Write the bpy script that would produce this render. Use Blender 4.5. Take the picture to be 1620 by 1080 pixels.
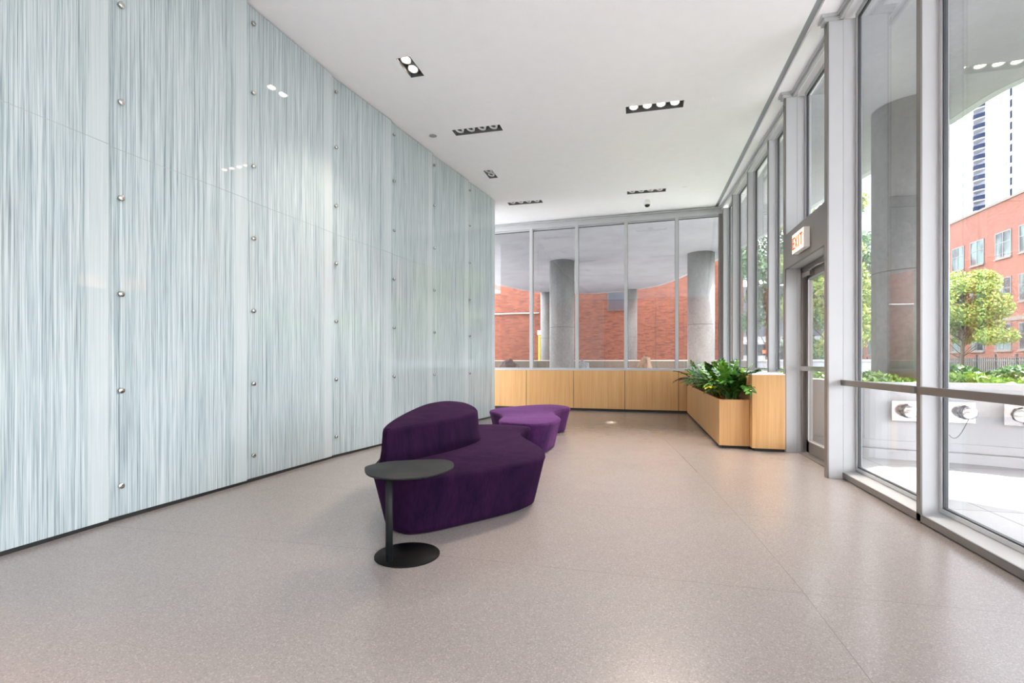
import bpy, bmesh, math, random
from mathutils import Vector, Matrix
random.seed(7)
S = bpy.context.scene
for o in list(bpy.data.objects): bpy.data.objects.remove(o)
COL = S.collection
PI = math.pi

# ------------------------------------------------------------------ camera, sky, sun, exposure
cam_d = bpy.data.cameras.new('camera'); cam = bpy.data.objects.new('camera', cam_d); COL.objects.link(cam)
cam.location = (0, 0, 1.2); cam.rotation_euler = (PI/2, 0, math.radians(14.036))
cam_d.sensor_width = 36; cam_d.lens = 800/1620*36; cam_d.shift_y = 33/1620
cam_d.clip_start = .05; cam_d.clip_end = 900
S.camera = cam
W = bpy.data.worlds.new('sky'); S.world = W; W.use_nodes = True
W.node_tree.nodes['Background'].inputs[0].default_value = (.93, .96, 1, 1)
W.node_tree.nodes['Background'].inputs[1].default_value = 2.6
sd = bpy.data.lights.new('sun', 'SUN'); sd.energy = 6.5; sd.angle = .02; sd.color = (1, .95, .88)
sun = bpy.data.objects.new('sun', sd); COL.objects.link(sun)
sun.rotation_euler = Vector((-.5, -.55, -1)).to_track_quat('-Z', 'Y').to_euler()
S.view_settings.view_transform = 'Standard'; S.view_settings.look = 'None'
S.view_settings.gamma = 1; S.view_settings.use_curve_mapping = False
S.view_settings.exposure = 2.05
S.cycles.max_bounces = 12; S.cycles.diffuse_bounces = 6; S.cycles.glossy_bounces = 5
S.cycles.transparent_max_bounces = 16
S.cycles.sample_clamp_indirect = 6

# ------------------------------------------------------------------ materials
class NT:
    def __init__(s, name):
        s.m = bpy.data.materials.new(name); s.m.use_nodes = True
        s.t = s.m.node_tree; s.b = s.t.nodes['Principled BSDF']; s.out = s.t.nodes['Material Output']
    def n(s, typ, **kw):
        nd = s.t.nodes.new(typ)
        for k, v in kw.items():
            if k == 'ins':
                for a, b in v.items():
                    if hasattr(b, 'is_output') or isinstance(b, bpy.types.NodeSocket): s.t.links.new(b, nd.inputs[a])
                    else: nd.inputs[a].default_value = b
            else: setattr(nd, k, v)
        return nd
    def math(s, op, a, b=0.0, c=None, clamp=False):
        ins = {0: a, 1: b}
        if c is not None: ins[2] = c
        return s.n('ShaderNodeMath', operation=op, use_clamp=clamp, ins=ins).outputs[0]
    def set(s, **kw):
        for k, v in kw.items():
            k = {'color': 'Base Color', 'rough': 'Roughness', 'metal': 'Metallic', 'spec': 'Specular IOR Level',
                 'coat': 'Coat Weight', 'coatr': 'Coat Roughness', 'sheen': 'Sheen Weight', 'sheenr': 'Sheen Roughness',
                 'sheent': 'Sheen Tint', 'normal': 'Normal', 'emit': 'Emission Color', 'emits': 'Emission Strength'}[k]
            if isinstance(v, bpy.types.NodeSocket): s.t.links.new(v, s.b.inputs[k])
            else: s.b.inputs[k].default_value = v
        return s
    def coords(s, kind='Object'):
        return s.n('ShaderNodeTexCoord').outputs[kind]
    def pos(s): return s.n('ShaderNodeNewGeometry').outputs['Position']
    def scaled(s, vec, sc, loc=(0, 0, 0)):
        return s.n('ShaderNodeMapping', ins={'Vector': vec, 'Scale': sc, 'Location': loc}).outputs[0]
    def noise(s, vec, scale=1., detail=2., rough=.5):
        return s.n('ShaderNodeTexNoise', ins={'Vector': vec, 'Scale': scale, 'Detail': detail, 'Roughness': rough}).outputs['Fac']
    def ramp(s, f, *stops):
        r = s.n('ShaderNodeValToRGB', ins={0: f}); e = r.color_ramp.elements
        while len(e) < len(stops): e.new(.5)
        for q, (p, c) in zip(e, stops):
            q.position = p; q.color = (c if not isinstance(c, (int, float)) else (c, c, c)) + (1,) if isinstance(c, tuple) else (c, c, c, 1)
        return r.outputs[0]
    def mix(s, f, a, b, typ='MIX'):
        m = s.n('ShaderNodeMix', data_type='RGBA', blend_type=typ)
        for i, v in ((0, f), (6, a), (7, b)):
            if isinstance(v, bpy.types.NodeSocket): s.t.links.new(v, m.inputs[i])
            else: m.inputs[i].default_value = v if i == 0 else (*v, 1)
        return m.outputs[2]
    def bump(s, h, strength=.2, dist=.01):
        return s.n('ShaderNodeBump', ins={'Height': h, 'Strength': strength, 'Distance': dist}).outputs[0]

M = {}
def plain(name, c, rough=.5, metal=0, var=.03, scale=6, **kw):
    t = NT(name)
    f = t.noise(t.coords(), scale, 3)
    t.set(color=t.mix(f, tuple(max(0, x*(1-var)) for x in c), tuple(min(1, x*(1+var)) for x in c)), rough=rough, metal=metal, **kw)
    M[name] = t.m; return t.m
plain('ceiling_paint', (.93, .93, .96), .9)
plain('wall_paint', (.8, .8, .8), .85)
plain('white_metal', (.44, .452, .462), .4)
plain('grey_metal', (.18, .17, .16), .35, .4)
plain('dark_gasket', (.04, .045, .05), .5)
plain('groove_dark', (.34, .37, .39), .5, .2)
plain('black_kick', (.01, .01, .01), .6)
plain('steel', (.6, .58, .55), .25, 1)
plain('dark_steel', (.12, .12, .12), .35, .9)
plain('chrome', (.72, .72, .73), .16, 1)
plain('valve_metal', (.30, .30, .31), .2, 1)
plain('table_black', (.009, .0105, .011), .5, spec=.16)
plain('table_base_black', (.003, .003, .003), .5, spec=.08)
plain('fixture_grey', (.13, .135, .14), .5)
plain('lamp_white', (.85, .85, .83), .4)
plain('lamp_dark', (.12, .12, .12), .2, .6)
plain('camera_black', (.01, .01, .012), .1)
plain('planter_white', (.455, .465, .485), .6, var=.05)
plain('cap_white', (.72, .74, .76), .45)
plain('stone', (.55, .5, .43), .8, var=.15)
plain('limestone', (.11, .09, .075), .8)
plain('tower_white', (.235, .24, .265), .7)
plain('street_grey', (.055, .06, .075), .7)
plain('tower_grey', (.13, .145, .19), .7)
plain('balcony_rail', (.008, .014, .035), .9, spec=.05)
plain('tower_glass', (.10, .115, .14), .7)
plain('bark', (.12, .085, .065), .9, var=.3)
plain('iron', (.012, .012, .014), .5)
plain('bounce_gravel', (.52, .50, .47), .95, var=.2, scale=60)  # paleness picked to bounce daylight up onto slab and ceiling
plain('asphalt', (.05, .05, .053), .9, var=.1)
plain('soil', (.09, .05, .03), .95, var=.4, scale=40)
plain('grass', (.12, .25, .04), .95, var=.3, scale=20)
plain('lawn_green', (.035, .08, .015), .95, var=.3, scale=20)
plain('window_frame', (.09, .085, .085), .5)
plain('vent_dark', (.05, .055, .075), .5, var=.2)
plain('van_white', (.24, .25, .27), .3)
plain('yellow_paint', (.75, .5, .03), .5)
plain('seam_grey', (.36, .40, .41), .4)
plain('rubber', (.02, .02, .02), .8)
def emit(name, c, k):
    t = NT(name); t.set(color=(*c, 1), emit=(*c, 1), emits=k); M[name] = t.m
emit('lens_lit', (1, .80, .58), 7)
emit('exit_glow', (1, .72, .40), .55)
emit('exit_red', (.75, .05, .01), .22)
emit('tail_light', (1, .05, .02), 2)

def mk_floor():
    t = NT('terrazzo'); p = t.pos()
    big = t.noise(p, .7, 3)
    v = t.n('ShaderNodeTexVoronoi', ins={'Vector': p, 'Scale': 190.}).outputs['Color']
    sp = t.n('ShaderNodeSeparateColor', ins={0: v}).outputs[0]
    c = t.mix(big, (.222, .192, .179), (.262, .232, .219))
    c = t.mix(t.ramp(sp, (.80, (0., 0., 0.)), (.9, (.35, .35, .35))), c, (.42, .38, .35))
    c = t.mix(t.ramp(sp, (.06, (.35, .35, .35)), (.16, (0., 0., 0.))), c, (.12, .10, .09))
    f = t.noise(p, 260, 2)
    c = t.mix(t.ramp(f, (.35, (.2, .2, .2)), (.6, (0., 0., 0.))), c, (.16, .135, .12))
    t.set(color=c, rough=t.n('ShaderNodeMapRange', ins={0: t.noise(p, 5, 4), 3: .17, 4: .29}).outputs[0], spec=.62)
    M['floor'] = t.m
mk_floor()
def mk_streak():
    t = NT('streaked_glass'); c = t.coords()
    loc = t.n('ShaderNodeObjectInfo').outputs['Location']
    v = t.n('ShaderNodeVectorMath', operation='ADD', ins={0: c, 1: loc}).outputs[0]
    a = t.noise(t.scaled(v, (250, 3, 1.6)), 1, 3, .65)
    b = t.noise(t.scaled(v, (640, 3, 3.)), 1, 2, .6)
    k = t.noise(t.scaled(v, (70, 2, .6)), 1, 2, .5)
    s1 = t.math('ADD', t.math('MULTIPLY', a, .5), t.math('ADD', t.math('MULTIPLY', b, .34), t.math('MULTIPLY', k, .30)))
    x = t.n('ShaderNodeSeparateXYZ', ins={0: c})
    band = t.n('ShaderNodeMapRange', ins={0: x.outputs[0], 1: -.17, 2: -.12, 3: 0., 4: .75}).outputs[0]
    col = t.ramp(s1, (.43, (.10, .145, .16)), (.54, (.32, .385, .397)), (.68, (.53, .58, .588)))
    col = t.mix(band, col, (.47, .52, .527))
    t.set(color=col, rough=.45, coat=1., coatr=.015, spec=.3)
    M['streak'] = t.m
mk_streak()
def mk_wood():
    t = NT('oak_veneer'); c = t.pos()
    a = t.noise(t.scaled(c, (60, 60, 1.2)), 1, 4, .6)
    b = t.noise(t.scaled(c, (9, 9, .4)), 1, 2)
    s1 = t.math('ADD', t.math('MULTIPLY', a, .6), t.math('MULTIPLY', b, .4))
    t.set(color=t.ramp(s1, (.3, (.48, .24, .083)), (.5, (.565, .32, .125)), (.7, (.63, .385, .18))), rough=.42)
    M['wood'] = t.m
mk_wood()
def mk_velvet(name, k, sh):
    t = NT(name); c = t.coords()
    a = t.noise(t.scaled(c, (3, 3, 1.2)), 2, 4, .6)
    b = t.noise(t.scaled(c, (60, 60, 6)), 1, 3, .7)
    s1 = t.math('ADD', t.math('MULTIPLY', a, .65), t.math('MULTIPLY', b, .35))  # mottling paints the pile's soft highlights into the colour
    t.set(color=t.ramp(s1, (.34, (.010*k, .0045*k, .020*k)), (.68, (.040*k, .011*k, .045*k))), rough=.9, sheen=sh, sheenr=.35,
          sheent=(.54, .24, .60, 1), spec=.03, normal=t.bump(b, .25, .01))
    M[name] = t.m
mk_velvet('velvet', .58, .045); mk_velvet('velvet_lit_nap', 1.6, .36)  # second is a paler copy, painting in how the nap catches light
def mk_concrete(name, c1, c2):
    t = NT(name); c = t.pos()
    a = t.noise(t.scaled(c, (1.2, 1.2, .5)), 1, 5, .6)
    b = t.noise(c, 14, 4, .7)
    s1 = t.math('ADD', t.math('MULTIPLY', a, .6), t.math('MULTIPLY', b, .4))
    t.set(color=t.ramp(s1, (.35, c1), (.65, c2)), rough=.85, normal=t.bump(b, .15, .01))
    M[name] = t.m
mk_concrete('column_concrete', (.13, .13, .128), (.24, .238, .235))
mk_concrete('slab_concrete', (.27, .275, .315), (.35, .355, .40))
mk_concrete('slab_edge_lit', (.40, .42, .47), (.46, .48, .53))  # lip colour lightened to paint in the daylight falling on it
mk_concrete('plinth_concrete', (.06, .052, .040), (.12, .105, .085))
mk_concrete('rock', (.15, .10, .065), (.33, .25, .18))
mk_concrete('rock_grey', (.07, .07, .08), (.22, .225, .24))
mk_concrete('rock_pink', (.10, .065, .055), (.17, .12, .11))
def mk_brick(name, axis, c1, c2, c3, mortar, w=.24, h=.085):
    t = NT(name); p = t.pos(); x = t.n('ShaderNodeSeparateXYZ', ins={0: p})
    v = t.n('ShaderNodeCombineXYZ', ins={0: x.outputs[axis], 1: x.outputs[2]}).outputs[0]
    br = t.n('ShaderNodeTexBrick', ins={'Vector': v, 'Scale': 1., 'Mortar Size': .007, 'Mortar Smooth': .3, 'Bias': 0.,
             'Brick Width': w, 'Row Height': h, 'Color1': (*c1, 1), 'Color2': (*c2, 1), 'Mortar': (*mortar, 1)})
    n2 = t.noise(t.scaled(v, (1.9, 9, 1)), 1, 2)
    c = t.mix(t.ramp(n2, (.56, (0., 0., 0.)), (.64, (.7, .7, .7))), br.outputs[0], c3)
    t.set(color=c, rough=.9); M[name] = t.m
mk_brick('brick_red', 0, (.145, .036, .020), (.215, .066, .036), (.08, .028, .026), (.13, .08, .06))
mk_brick('brick_orange', 1, (.118, .034, .020), (.152, .052, .032), (.095, .032, .024), (.12, .055, .04))
def mk_pavers():
    t = NT('granite_pavers'); p = t.scaled(t.pos(), (1, 1, 1), (-2.79+7.2, -4.97+9.9, 0))
    br = t.n('ShaderNodeTexBrick', offset=0., ins={'Vector': p, 'Scale': 1., 'Mortar Size': .006, 'Brick Width': .72, 'Row Height': .99,
             'Color1': (.31, .31, .315, 1), 'Color2': (.35, .35, .355, 1), 'Mortar': (.12, .12, .12, 1)})
    f = t.noise(p, 90, 3)
    t.set(color=t.mix(t.ramp(f, (.4, (.3, .3, .3)), (.6, (0., 0., 0.))), br.outputs[0], (.24, .24, .24)), rough=.6)
    M['pavers'] = t.m
mk_pavers()
def mk_glass(name, tint, k=1.):
    t = NT(name); t.t.nodes.remove(t.b)
    tr = t.n('ShaderNodeBsdfTransparent', ins={0: (*tint, 1)}).outputs[0]
    gl = t.n('ShaderNodeBsdfGlossy', ins={'Color': (1, 1, 1, 1), 'Roughness': 0.}).outputs[0]
    fc = t.n('ShaderNodeLayerWeight', ins={0: .5}).outputs['Facing']
    f = t.math('ADD', t.math('MULTIPLY', t.math('POWER', fc, 5.), .9), .035*k, clamp=True)
    mx = t.n('ShaderNodeMixShader', ins={0: f, 1: tr, 2: gl}).outputs[0]
    t.t.links.new(mx, t.out.inputs[0]); M[name] = t.m
mk_glass('glass', (.975, .98, .98), 1.)
def mk_winglass():
    t = NT('building_glass'); t.set(color=t.ramp(t.noise(t.scaled(t.pos(), (.6, .9, .5)), 1, 1), (.42, (.014, .018, .022)), (.55, (.065, .10, .10))), rough=.3, spec=.12)
    M['bglass'] = t.m
mk_winglass()
def mk_leaf(name, c1, c2, c3, rough=.5, spec=.4):
    t = NT(name); r = t.n('ShaderNodeNewGeometry').outputs['Random Per Island']
    t.set(color=t.ramp(r, (0., c1), (.5, c2), (1., c3)), rough=rough, spec=spec)
    t.b.inputs['Subsurface Weight'].default_value = 0
    M[name] = t.m
mk_leaf('zz_leaf', (.012, .055, .008), (.028, .11, .014), (.07, .20, .025), .2, .7)
mk_leaf('zz_leaf_light', (.05, .16, .012), (.10, .27, .02), (.17, .36, .03), .22, .7)
mk_leaf('zz_leaf_yellow', (.50, .42, .03), (.62, .45, .03), (.35, .38, .03), .3, .5)
mk_leaf('maple_leaf', (.10, .21, .04), (.21, .29, .055), (.31, .27, .07), .6)
mk_leaf('dark_leaf', (.03, .085, .04), (.075, .16, .07), (.15, .24, .10), .6)
mk_leaf('lime_leaf', (.10, .24, .03), (.20, .37, .045), (.29, .42, .09), .5)
mk_leaf('hedge_leaf', (.035, .11, .025), (.07, .17, .035), (.13, .24, .07), .5)
mk_leaf('mulch', (.16, .07, .03), (.40, .20, .09), (.55, .33, .17), .9)
mk_leaf('stem', (.05, .12, .02), (.06, .14, .03), (.08, .16, .03), .4)

# ------------------------------------------------------------------ mesh builder
def tag(o, label=None, cat=None, group=None, kind=None):
    if label: o['label'] = label
    if cat: o['category'] = cat
    if group: o['group'] = group
    if kind: o['kind'] = kind
    return o
def empty(name, loc, label=None, cat=None, group=None, rz=0):
    o = bpy.data.objects.new(name, None); COL.objects.link(o); o.location = loc; o.rotation_euler = (0, 0, rz)
    o.empty_display_size = .1
    return tag(o, label, cat, group)
class MB:
    def __init__(s): s.v = []; s.f = []; s.sm = []
    def add(s, vs, fs, sm=False):
        k = len(s.v); s.v += [tuple(v) for v in vs]; s.f += [tuple(i+k for i in f) for f in fs]; s.sm += [sm]*len(fs); return s
    def box(s, a, b, T=None):
        x0, x1 = sorted((a[0], b[0])); y0, y1 = sorted((a[1], b[1])); z0, z1 = sorted((a[2], b[2]))
        vs = [(x0,y0,z0),(x1,y0,z0),(x1,y1,z0),(x0,y1,z0),(x0,y0,z1),(x1,y0,z1),(x1,y1,z1),(x0,y1,z1)]
        if T: vs = [T(*v) for v in vs]
        return s.add(vs, [(0,3,2,1),(4,5,6,7),(0,1,5,4),(1,2,6,5),(2,3,7,6),(3,0,4,7)])
    def prism(s, poly, z0, z1, sm=False):
        n = len(poly)
        s.add([(x, y, z0) for x, y in poly]+[(x, y, z1) for x, y in poly], [(i, (i+1) % n, n+(i+1) % n, n+i) for i in range(n)], sm)
        k = len(s.v)-2*n
        s.f += [tuple(k+i for i in reversed(range(n))), tuple(k+n+i for i in range(n))]; s.sm += [False]*2
        return s
    def loft(s, rings, cap0=True, cap1=True, sm=True):
        n = len(rings[0]); k = len(s.v)
        for r in rings: s.v += [tuple(p) for p in r]
        for j in range(len(rings)-1):
            for i in range(n):
                s.f.append((k+j*n+i, k+j*n+(i+1) % n, k+(j+1)*n+(i+1) % n, k+(j+1)*n+i)); s.sm.append(sm)
        if cap0: s.f.append(tuple(k+i for i in reversed(range(n)))); s.sm.append(False)
        if cap1: s.f.append(tuple(k+(len(rings)-1)*n+i for i in range(n))); s.sm.append(sm)
        return s
    def lathe(s, o, axis, prof, n=24, cap0=True, cap1=True):
        ax = Vector(axis).normalized(); u = ax.orthogonal().normalized(); w = ax.cross(u); o = Vector(o)
        return s.loft([[o+ax*h+(u*math.cos(2*PI*i/n)+w*math.sin(2*PI*i/n))*r for i in range(n)] for h, r in prof], cap0, cap1)
    def tube(s, pts, r, n=8):
        pts = [Vector(p) for p in pts]; rings = []
        rr = r if isinstance(r, (list, tuple)) else [r]*len(pts)
        u = None
        for i, p in enumerate(pts):
            d = (pts[min(i+1, len(pts)-1)]-pts[max(i-1, 0)]).normalized()
            if u is None: u = d.orthogonal().normalized()
            else: u = (u-d*u.dot(d)).normalized()
            w = d.cross(u)
            rings.append([p+(u*math.cos(2*PI*k/n)+w*math.sin(2*PI*k/n))*rr[i] for k in range(n)])
        return s.loft(rings)
    def build(s, name, mat, parent=None, bevel=0, seg=2, origin=None, autosmooth=True):
        me = bpy.data.meshes.new(name)
        if parent is not None:
            inv = parent.matrix_basis.inverted() if parent.parent is None else (parent.parent.matrix_basis @ parent.matrix_basis).inverted()
            vs = [inv @ Vector(v) for v in s.v]; loc = None
        else:
            if origin is None:
                xs = [v[0] for v in s.v]; ys = [v[1] for v in s.v]; zs = [v[2] for v in s.v]
                origin = ((min(xs)+max(xs))/2, (min(ys)+max(ys))/2, min(zs))
            loc = Vector(origin); vs = [Vector(v)-loc for v in s.v]
        me.from_pydata(vs, [], s.f)
        me.polygons.foreach_set('use_smooth', s.sm)
        me.materials.append(M[mat] if isinstance(mat, str) else mat)
        bm = bmesh.new(); bm.from_mesh(me); bmesh.ops.recalc_face_normals(bm, faces=bm.faces)
        for f in list(bm.faces):
            if len(f.verts) > 8: bmesh.ops.triangulate(bm, faces=[f])
        bm.to_mesh(me); bm.free()
        o = bpy.data.objects.new(name, me); COL.objects.link(o)
        if parent is not None: o.parent = parent
        else: o.location = loc
        if bevel:
            md = o.modifiers.new('bevel', 'BEVEL'); md.width = bevel; md.segments = seg; md.limit_method = 'ANGLE'
        return o
def struct(o): o['kind'] = 'structure'; return o
def catmull(pts, n=8, closed=True):
    out = []; N = len(pts)
    rng = range(N) if closed else range(N-1)
    for i in rng:
        g = lambda k: Vector((*pts[(i+k) % N], 0)) if closed else Vector((*pts[max(0, min(N-1, i+k))], 0))
        p0, p1, p2, p3 = g(-1), g(0), g(1), g(2)
        for j in range(n):
            t = j/n
            q = .5*((2*p1)+(p2-p0)*t+(2*p0-5*p1+4*p2-p3)*t*t+(3*p1-p0-3*p2+p3)*t**3)
            out.append((q.x, q.y))
    if not closed: out.append(tuple(pts[-1]))
    return out
def offset(poly, d, closed=True):
    n = len(poly); area = sum(poly[i][0]*poly[(i+1) % n][1]-poly[(i+1) % n][0]*poly[i][1] for i in range(n))
    sgn = 1 if area > 0 else -1; out = []
    if not closed: sgn = 1
    for i in range(n):
        a = poly[(i-1) % n] if closed or i > 0 else poly[i]; b = poly[(i+1) % n] if closed or i < n-1 else poly[i]
        dx, dy = b[0]-a[0], b[1]-a[1]; L = math.hypot(dx, dy) or 1
        out.append((poly[i][0]-sgn*dy/L*d, poly[i][1]+sgn*dx/L*d))   # +d = inwards
    return out

# ------------------------------------------------------------------ room shell
H = 4.8
YB = -4.0
NX = [(-9, 2.04), (6.5, 2.04), (7.5, 2.02), (8.81, 2.0), (10.2, 1.965), (11.5, 1.92), (12.5, 1.87), (14, 1.80)]
def nose(y):
    for (a, xa), (b, xb) in zip(NX, NX[1:]):
        if a <= y <= b: return xa+(xb-xa)*(y-a)/(b-a)
fl = MB().prism([(-8, YB), (2.24, YB), (2.24, 6.0), (2.2, 9), (2.15, 12.75), (-8, 13.3)], -.12, 0).build('floor', 'floor'); struct(fl)
J1 = [(.86, YB), (.855, 1.5), (.85, 2.16), (.835, 2.94), (.785, 3.9), (.66, 5.46), (.52, 7.0), (.385, 8.27), (.17, 10.0), (-.1, 12.3)]
def strip(pts, w=.0035):
    l = offset(pts, w/2, False); r = offset(pts, -w/2, False); n = len(pts)
    mb = MB(); mb.add([(x, y, .0006) for x, y in l]+[(x, y, .0006) for x, y in r], [(i, i+1, n+i+1, n+i) for i in range(n-1)]); return mb
M_j = NT('joint_metal'); M_j.set(color=(.16, .145, .135, 1), rough=.25, spec=.8); M['joint'] = M_j.m
for pts in (J1, [(-3.8, 2.88), (-1.2, 2.94), (.84, 2.915), (2.03, 2.93)], [(-3.7, 4.28), (.76, 4.30), (2.03, 4.33)], [(-3.4, 7.75), (2.0, 7.85)][0:2],
            ):
    strip(pts).build('floor_joint', 'joint', fl)

FIX = [  # x0,x1,y0,y1, lamps, lit
 (-2.79, -2.61, 5.485, 5.90, 2, True), (-2.81, -2.04, 7.385, 7.585, 4, False), (-.175, .612, 7.31, 7.51, 4, True),
 (-2.83, -2.66, 9.09, 9.505, 2, False), (-2.87, -2.09, 11.04, 11.235, 4, False), (-.235, .556, 10.935, 11.125, 4, False)]
FIX_ADDED = [(-2.79, -2.0, 3.4, 3.6, 4, True), (-.175, .612, 3.35, 3.55, 4, True), (-2.79, -2.0, -.6, -.4, 4, True), (-.175, .612, -.6, -.4, 4, True)]
FIX += FIX_ADDED[2:]  # unseen lit fixtures behind the camera, added to brighten the room
def plate_with_holes(x0, x1, y0, y1, z0, z1, holes):
    xs = sorted({x0, x1, *[h[0] for h in holes], *[h[1] for h in holes]}); ys = sorted({y0, y1, *[h[2] for h in holes], *[h[3] for h in holes]})
    mb = MB(); idx = {}
    def vid(x, y, z):
        if (x, y, z) not in idx: idx[(x, y, z)] = len(mb.v); mb.v.append((x, y, z))
        return idx[(x, y, z)]
    def solid(i, j):
        if not (0 <= i < len(xs)-1 and 0 <= j < len(ys)-1): return False
        cx, cy = (xs[i]+xs[i+1])/2, (ys[j]+ys[j+1])/2
        return not any(h[0] < cx < h[1] and h[2] < cy < h[3] for h in holes)
    for i in range(len(xs)-1):
        for j in range(len(ys)-1):
            if not solid(i, j): continue
            a, b, c, d = xs[i], xs[i+1], ys[j], ys[j+1]
            q = [(a, c), (b, c), (b, d), (a, d)]
            mb.f.append(tuple(vid(*p, z0) for p in q)); mb.f.append(tuple(vid(*p, z1) for p in q)); mb.sm += [False]*2
            for (di, dj), (p, r) in (((-1, 0), (q[3], q[0])), ((1, 0), (q[1], q[2])), ((0, -1), (q[0], q[1])), ((0, 1), (q[2], q[3]))):
                if not solid(i+di, j+dj): mb.f.append((vid(*p, z0), vid(*r, z0), vid(*r, z1), vid(*p, z1))); mb.sm.append(False)
    return mb
ceil = struct(plate_with_holes(-8, 1.72, YB, 12.66, H, H+.3, FIX).build('ceiling', 'ceiling_paint'))
MB().box((1.80, YB, H), (2.26, 12.74, H+.3)).build('ceiling_border', 'ceiling_paint', ceil)
MB().box((-8, 12.74, H), (1.82, 13.3, H+.3)).build('ceiling_border', 'ceiling_paint', ceil)
MB().box((1.72, YB, H+.035), (1.80, 12.74, H+.3)).box((-8, 12.66, H+.035), (1.80, 12.74, H+.3)).build('shadow_groove', 'groove_dark', ceil)
# picture-rail moulding that steps around the pilasters
def mold(y0, y1, dx=0):
    n = 6; pts = [y0+(y1-y0)*i/n for i in range(n+1)]
    mb = MB()
    for a, b in zip(pts, pts[1:]):
        xa, xb = nose(a)+dx, nose(b)+dx
        for (o0, o1, z0) in ((-.055, .0, H-.035), (-.03, 0., H-.07)):
            mb.prism([(xa+o0, a), (xa+o1, a), (xb+o1, b), (xb+o0, b)], z0, H-.001)
    return mb
tn = [0]
def trim(mb, mat, bevel=0):
    tn[0] += 1; return struct(mb.build('trim_%d' % tn[0], mat, bevel=bevel))
P1 = (5.88, 5.965); P2 = (7.44, 7.525)
trim(mold(YB, P1[0]), 'white_metal'); trim(mold(P1[1]+.03, P2[0]), 'white_metal'); trim(mold(P2[1]+.03, 12.45), 'white_metal')
for a, b in (P1, P2):
    trim(MB().box((1.845, a-.03, H-.035), (2.05, b+.03, H-.001)).box((1.87, a-.015, H-.07), (2.05, b+.015, H-.034)), 'white_metal')

# left wall core and streaked glass panels
J = [(-3.80, 1.59), (-3.812, 2.914), (-3.759, 4.222), (-3.705, 5.567), (-3.555, 6.84), (-3.431, 8.088), (-3.249, 9.453), (-3.083, 10.77)]
core = [(-3.9, YB), (-3.9, 1.6)]+[(x-.09, y) for x, y in J[1:]]
core = core+[(-3.17, 10.76), (-4.3, 10.9), (-4.3, YB)]
wl = struct(MB().prism(core, .0, H).build('wall_left', 'wall_paint'))
MB().box((-3.9, YB, .02), (-3.86, 1.7, H)).build('streaked_cladding', 'streak', wl)
ORD = ['leftmost', 'second from left', 'third from left', 'fourth from left', 'fifth from left', 'sixth from left', 'rightmost, at the far end']
for i in range(7):
    a = Vector((*J[i], 0)); b = Vector((*J[i+1], 0)); d = (b-a).normalized(); n = Vector((d.y, -d.x, 0))   # n points into the room
    b = b+Vector((0, 0, 0)); start = a-d*.10-n*.035
    if i == 0: start = a-n*.035
    d = (b-start).normalized(); n = Vector((d.y, -d.x, 0)); Wd = (b-start).length
    ang = math.atan2(d.y, d.x)
    for (z0, z1, pos) in ((.03, 2.8195, 'lower'), (2.8205, H-.012, 'upper')):
        mb = MB().box((-Wd, -.0, 0), (0, .012, z1-z0))
        o = mb.build('glass_wall_panel', 'streak', origin=(0, 0, 0), bevel=.0015, seg=1)
        o.location = (b.x, b.y, z0); o.rotation_euler = (0, 0, ang)
        tag(o, '%s pale green-grey glass wall panel with vertical streaks, %s' % (pos, ORD[i]), 'glass panel', 'streaked glass panels of the left wall')
        if pos == 'lower':
            sbar = MB().box((-Wd, -.0016, z1-z0-.003), (0, .0, z1-z0)).build('edge_strip', 'seam_grey', origin=(0, 0, 0)); sbar.parent = o
        for z in (.26, .985, 1.72, 2.45, 3.18, 3.92, 4.62):
            if z0 < z < z1 and i > 0:
                k = MB().lathe((-Wd+.20, 0, z-z0), (0, -1, 0), [(0, .012), (.012, .012), (.012, .022), (.026, .022), (.029, .019)], 20)
                me_o = k.build('standoff_knob', 'steel', origin=(0, 0, 0)); me_o.parent = o
# a dark skirting gap under the panels
wk = MB()
for (x0, y0), (x1, y1) in zip(J, J[1:]):
    wk.prism([(x0-.088, y0), (x0-.02, y0), (x1-.02, y1), (x1-.088, y1)], .0, .028)
o = struct(wk.build('baseboard_left', 'black_kick'))

# unseen rear glazing behind the camera, added to let in daylight, and far left closure
def added_rear_glazing():
    xs = [-3.88, -2.4, -.9, .6, 2.24]
    for a, b in zip(xs, xs[1:]):
        wn[0] += 1
        o = struct(MB().box((a, YB-.16, 0), (a+.05, YB, H)).box((b-.05, YB-.16, 0), (b, YB, H)).box((a+.05, YB-.1, 0), (b-.05, YB, .08)).box((a+.05, YB-.1, H-.08), (b-.05, YB, H)).build('window_%d' % wn[0], 'white_metal'))
        MB().box((a+.05, YB-.06, .08), (b-.05, YB-.05, H-.08)).build('pane', 'glass', o)
wn = [0]
added_rear_glazing()
struct(MB().box((-8.2, 10.9, 0), (-8, 13.2, H)).build('wall_side', 'wall_paint'))

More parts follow.
